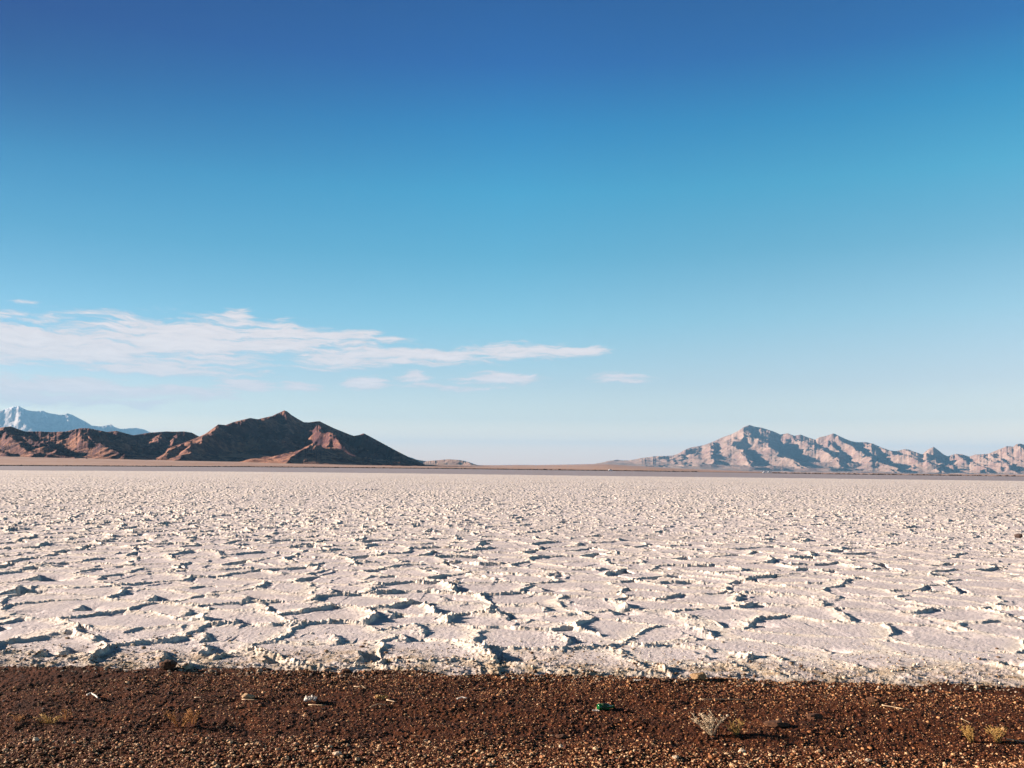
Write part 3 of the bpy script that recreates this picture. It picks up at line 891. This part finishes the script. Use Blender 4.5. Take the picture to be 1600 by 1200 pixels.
# straws and twigs
def straw(pts, r, label, mat=m_straw, group=None, name='straw', cat='straw'):
    m = MB()
    P = []
    for (px, py, h) in pts:
        p = on_dirt(px, py); P.append(Vector((p.x, p.y, p.z + r + h)))
    o0 = P[0].copy()
    Q = []
    for a, b_ in zip(P[:-1], P[1:]):
        Q += [a + (b_ - a) * t / 4 for t in range(4)]
    Q.append(P[-1])
    m.tube([q - o0 for q in Q], r, r * .6, 6)
    o = m.build(name, mat, loc=o0); tag(o, label, cat, group)
    return o


G2 = 'dry straws and twigs lying on the verge'
straw([(1092, 1091.5, .01), (1140, 1092, .015), (1172, 1092.5, .01)], .004, 'long straight pale straw lying above the grey dead shrub', group=G2)
straw([(1378, 1103, .01), (1398, 1106, .012), (1410, 1109, .01), (1426, 1109, .01)], .005, 'curved pale twig lying right of the middle below the dark clod', group=G2)
straw([(1484, 1106, .01), (1498, 1105, .01)], .004, 'short pale straw right of the curved pale twig', group=G2)
straw([(553, 1073, .01), (563, 1075, .015), (573, 1074, .01)], .004, 'upper pale twig of the crossed pair near the salt edge', group=G2)
straw([(555, 1077, .01), (564, 1072, .02), (571, 1077, .01)], .003, 'lower bent twig of the crossed pair near the salt edge', group=G2)
straw([(304, 1091, .008), (316, 1092, .01)], .005, 'short pale straw left of the long tan stone', group=G2)
straw([(378, 1092.5, .01), (402, 1095, .008)], .004, 'pale straw tucked against the foot of the long tan stone', group=G2)
straw([(578, 1106, .01), (590, 1104, .018), (604, 1104, .01)], .005, 'pale straw just below the yellow wrapper', group=G2)
straw([(604, 1098, .01), (619, 1101, .012)], .006, 'pale straw touching the right end of the yellow wrapper', group=G2)
straw([(482, 1099, .01), (509, 1102, .012)], .005, 'pale straw in front of the crumpled white paper', group=G2)
straw([(1572, 1157, .02), (1602, 1160, .015)], .006, 'pale straw reaching out of frame at the lower right edge', group=G2)
straw([(1502, 1134, .05), (1518, 1137, .03)], .004, 'short straw caught in the left yellow tuft at the right edge', group=G2)
straw([(136, 1088, .012), (142, 1086.5, .02), (149, 1089, .018), (153, 1093, .01)], .010, 'thick white curved strip lying alone on the left of the verge', m_white, name='plastic_strip', cat='strip')
straw([(714, 1096, .012), (722, 1095.5, .014), (729, 1096.5, .012)], .009, 'short straight white strip lying near the middle of the verge', m_white, name='plastic_strip', cat='strip')


# paper scraps: folded sheets with thickness
def scrap(px, py, w, d, h, label, mat, name, cat, seed, group=None, salt_=False):
    p = on_salt(px, py) if salt_ else on_dirt(px, py)
    nx, ny = 14, 10
    u = np.linspace(-.5, .5, nx)[None, :] * np.ones((ny, 1)); v = np.linspace(-.5, .5, ny)[:, None] * np.ones((1, nx))
    z = h * (0.5 + .9 * np.abs(noise(u * 4 + seed, v * 3, seed)) + .4 * noise(u * 9, v * 9 + seed, seed + 1))
    X_ = u * w * (1 + .25 * noise(v * 4, v * 0 + seed, seed + 3)); Y_ = v * d * (1 + .3 * noise(u * 4, u * 0 + seed, seed + 4))
    top = np.stack([X_, Y_, z + .003], -1).reshape(-1, 3); bot = np.stack([X_, Y_, z], -1).reshape(-1, 3)
    gf = grid_faces(ny, nx); k = nx * ny
    Fs = [tuple(q) for q in gf.tolist()] + [tuple(reversed([i + k for i in q])) for q in gf.tolist()]
    loop = list(range(nx)) + [i * nx + nx - 1 for i in range(1, ny)] + list(range(k - 2, k - nx - 1, -1)) + [i * nx for i in range(ny - 2, 0, -1)]
    for a, b_ in zip(loop, loop[1:] + loop[:1]): Fs.append((b_, a, a + k, b_ + k))
    o = mesh_obj(name, np.concatenate([top, bot]), Fs, mat, smooth=False)
    o.location = p; tag(o, label, cat, group)
    return o


scrap(485, 1096, .11, .10, .05, 'crumpled white paper lying on the brown dirt, left of the yellow wrapper', m_white, 'crumpled_paper', 'paper', 3)
stone(496, 1096, .04, .035, 'small dark pebble beside the right end of the crumpled white paper', m_brown, 'stone', seed=23)
m_wrap = simple_mat('yellow_wrapper', (0.26, 0.14, 0.035), (0.42, 0.26, 0.09), 40, .6, .001)
scrap(596, 1095, .12, .08, .035, 'flat yellowish wrapper lying right of the crumpled white paper', m_wrap, 'wrapper', 'wrapper', 6)
scrap(931, 1109, .06, .035, .01, 'small white scrap against the left end of the green bottle', m_white, 'paper_scrap', 'paper', 9)
scrap(996, 1063, .07, .05, .015, 'small pale grey sliver of paper close to the salt edge near the middle', m_white, 'paper_scrap', 'paper', 12)

# green bottle
def lathe(profile, n=28):
    V = []; Fs = []
    for (t, r) in profile:
        for j in range(n):
            q = 6.2832 * j / n; V.append((t, math.cos(q) * r, math.sin(q) * r))
    for i in range(len(profile) - 1):
        for j in range(n): Fs.append((i * n + j, i * n + (j + 1) % n, (i + 1) * n + (j + 1) % n, (i + 1) * n + j))
    Fs.append(tuple(range(n - 1, -1, -1))); Fs.append(tuple((len(profile) - 1) * n + j for j in range(n)))
    return V, Fs


m_glass, nt, b = new_mat('green_glass', 0.12, 0.5)
b.inputs['Base Color'].default_value = (0.005, 0.13, 0.03, 1); b.inputs['Transmission Weight'].default_value = 0.55; b.inputs['IOR'].default_value = 1.5
m_lab = simple_mat('bottle_label', (0.012, 0.035, 0.014), (0.03, 0.07, 0.03), 30, .7, 0)
pb = on_dirt(934, 1107)
bot = bpy.data.objects.new('bottle', None); COL.objects.link(bot)
bot.location = (pb.x, pb.y, pb.z + .031); bot.rotation_euler = (0, R(4), R(24))
tag(bot, 'small green glass bottle lying on its side on the brown dirt', 'bottle')
mesh_obj('body', *lathe([(0, .018), (.003, .027), (.010, .030), (.098, .030), (.108, .028), (.125, .018), (.140, .0125), (.162, .0115)]), m_glass, bot)
mesh_obj('label', *lathe([(.030, .0306), (.030, .0312), (.086, .0312), (.086, .0306)]), m_lab, bot)
mesh_obj('cap', *lathe([(.158, .0135), (.160, .0150), (.176, .0150), (.178, .0130)]), simple_mat('cap_metal', (0.015, 0.05, 0.02), (0.02, 0.07, 0.03), 30, .4, 0), bot)

# dry plants
def plant(px, py, h, spread, nst, mat, label, name, cat, seed, group=None, fuzz=6, r=.003, lean=(0, 0), fan=False):
    rnd = random.Random(seed); m = MB()
    p = on_dirt(px, py)
    for i in range(nst):
        a = rnd.uniform(0, 6.283); sp = rnd.uniform(.25, 1) * spread
        hh = h * rnd.uniform(.55, 1.0)
        tip = Vector((math.cos(a) * sp + lean[0], math.sin(a) * sp * .6 + lean[1], hh))
        base = Vector((math.cos(a) * .015, math.sin(a) * .015, -0.01))
        mid_ = base.lerp(tip, .5) + Vector((rnd.uniform(-.02, .02), rnd.uniform(-.02, .02), rnd.uniform(0, .03)))
        pts = [base, base.lerp(mid_, .5) + Vector((0, 0, .01)), mid_, mid_.lerp(tip, .5) + Vector((rnd.uniform(-.01, .01), 0, .005)), tip]
        m.tube(pts, r, r * .4, 4)
        for k in range(fuzz):
            t = rnd.uniform(.25, 1.0); q = base.lerp(tip, t) if t > .97 else (base.lerp(mid_, t * 2) if t < .5 else mid_.lerp(tip, t * 2 - 1))
            b2 = rnd.uniform(0, 6.283); l = rnd.uniform(.012, .035) * (h / .16)
            e = q + Vector((math.cos(b2) * l, math.sin(b2) * l, l * rnd.uniform(.2, 1)))
            m.tube([q, q.lerp(e, .5) + Vector((0, 0, .003)), e], r * .55, r * .3, 3)
    o = m.build(name, mat, loc=p); tag(o, label, cat, group)
    return o


G3 = 'dry plants growing on the dirt verge'
plant(1113, 1149, .19, .17, 13, m_dry, 'grey dead shrub with stiff upright stems, right of the middle of the verge', 'dead_shrub', 'shrub', 5, G3, 26, .0035)
plant(1150, 1149, .12, .09, 26, m_yel, 'yellow grass tuft close against the right side of the grey dead shrub', 'grass_tuft', 'grass tuft', 6, G3, 5, .003)
plant(1518, 1156, .15, .09, 22, m_yel, 'left of the two yellow grass tufts at the right edge of the verge', 'grass_tuft', 'grass tuft', 7, G3, 5, .0028, (-.05, 0))
plant(1560, 1156, .14, .11, 24, m_yel, 'right of the two yellow grass tufts at the right edge of the verge', 'grass_tuft', 'grass tuft', 8, G3, 5, .003)
plant(282, 1134, .15, .22, 14, m_org, 'sprawling rusty dry shrub on the left of the verge', 'dry_shrub', 'shrub', 9, G3, 14, .003)
plant(303, 1130, .12, .10, 9, m_org, 'small rusty dry shrub touching the right side of the sprawling one', 'dry_shrub', 'shrub', 10, G3, 12, .003)
plant(78, 1128, .07, .14, 26, m_yel, 'low flat yellowish grass tuft at the far left of the verge', 'grass_tuft', 'grass tuft', 11, G3, 6, .0028)
plant(104, 1124, .12, .04, 9, m_org, 'thin upright rusty tuft just right of the low flat yellowish one', 'grass_tuft', 'grass tuft', 12, G3, 6, .0026)
plant(28, 1128, .05, .10, 14, m_org, 'low rusty tuft at the left edge of the verge', 'grass_tuft', 'grass tuft', 13, G3, 6, .0026)

# ------------------------------------------------------------------ railway bank and scrub at the far side of the mud flat
def bank_pt(px, r=1000.0):
    a = az_of(px); zl = float(np.interp(a, LA, LZ)); return Vector((r * math.sin(a), r * math.cos(a), zl))


V = []; pxs = np.linspace(-800, 2400, 900)
for i, px in enumerate(pxs):
    hgt = 0.9 + 0.25 * float(noise(np.array([px / 40.]), np.array([0.]), 801)[0])
    if px > 1090: hgt *= .5
    p = bank_pt(px); d = Vector((p.x, p.y, 0)).normalized()
    for off, zz in ((-4, -.8), (-1.6, hgt), (1.6, hgt), (4, -.8)):
        V.append(p + d * off + Vector((0, 0, zz)))
m_bank = simple_mat('bank_ballast', (0.06, 0.04, 0.035), (0.15, 0.10, 0.08), .6, .95, 0)
o = mesh_obj('track_bank', V, grid_faces(len(pxs), 4), m_bank); tag(o, kind='structure')
m_scrub = simple_mat('scrub_leaf', (0.03, 0.02, 0.015), (0.07, 0.045, 0.03), .8, .9, 0)
VV = []; FF = []; k = 0
rnd = random.Random(4)
for i in range(1500):
    px = rnd.uniform(-500, 1900)
    if 1092 < px < 1206: continue
    if rnd.random() > (0.95 if px < 1500 else .35) * (0.5 + 0.5 * math.sin(px * .9) ** 2): continue
    p = bank_pt(px, 1000 + rnd.uniform(-7, -3)); A, Fs = stone_mesh(rnd.uniform(.9, 2.2), .9, rnd.uniform(.6, 1.1), i, 1, .5)
    VV.append(A + np.array([p.x, p.y, p.z + .1])); FF += [tuple(q + k for q in f) for f in Fs]; k += len(A)
o = mesh_obj('scrub', np.concatenate(VV), FF, m_scrub, smooth=False); tag(o, 'dark line of low scrub along the far bank', 'scrub', kind='stuff')

# white cars on the far road beside the bank
m_car = simple_mat('white_paint', (0.78, 0.78, 0.78), (0.82, 0.82, 0.82), 1, .35, 0, .5)
m_win = simple_mat('car_glass', (0.03, 0.035, 0.04), (0.05, 0.055, 0.06), 1, .1, 0, .6)
m_tyre = simple_mat('tyre_rubber', (0.02, 0.02, 0.02), (0.035, 0.035, 0.035), 1, .9, 0)
car = bpy.data.objects.new('parked_car', None); COL.objects.link(car)
m = MB()
prof = [(-2.3, .35), (-2.3, .85), (-2.1, 1.0), (-1.7, 1.05), (-1.3, 1.7), (.5, 1.72), (1.15, 1.08), (2.1, .95), (2.3, .75), (2.3, .35)]
npf = len(prof)
m.add([(a, -.9, h) for a, h in prof] + [(a, .9, h) for a, h in prof], [tuple(range(npf)), tuple(range(2 * npf - 1, npf - 1, -1))] + [(i, i + npf, (i + 1) % npf + npf, (i + 1) % npf) for i in range(npf)])
m.build('body', m_car, car, False)
for sy in (-.903, .903):
    m = MB(); q = [(-1.25, 1.12), (-1.05, 1.58), (.4, 1.6), (.9, 1.12)]
    m.add([(a, sy - .004, h) for a, h in q] + [(a, sy + .004, h) for a, h in q], [(0, 1, 2, 3), (7, 6, 5, 4), (0, 4, 5, 1), (1, 5, 6, 2), (2, 6, 7, 3), (3, 7, 4, 0)])
    m.build('window', m_win, car, False)
for sx in (-1.45, 1.45):
    for sy in (-.82, .82):
        V_, F_ = lathe([(-.1, .33), (.1, .33)], 14)
        w = mesh_obj('wheel', [(v[1], v[0], v[2]) for v in V_], F_, m_tyre, car); w.location = (sx, sy, .33)
GC = 'white cars on the far road'
spots = [(954, 'white car far off at the foot of the left end of the pinkish range'), (1195.5, 'left one of two white cars in the gap of the far scrub line'), (1202.5, 'right one of two white cars in the gap of the far scrub line')]
for i, (px, lb) in enumerate(spots):
    if i == 0: c_ = car
    else:
        c_ = car.copy(); COL.objects.link(c_)
        for ch in list(car.children):
            d_ = ch.copy(); COL.objects.link(d_); d_.parent = c_
    p = bank_pt(px, 985.0); pz = float(plain_z(np.array([az_of(px)]), np.array([985.0]))[0])
    c_.location = (p.x, p.y, pz + .12); c_.rotation_euler = (0, 0, -az_of(px) + R(8))
    tag(c_, lb, 'car', GC)
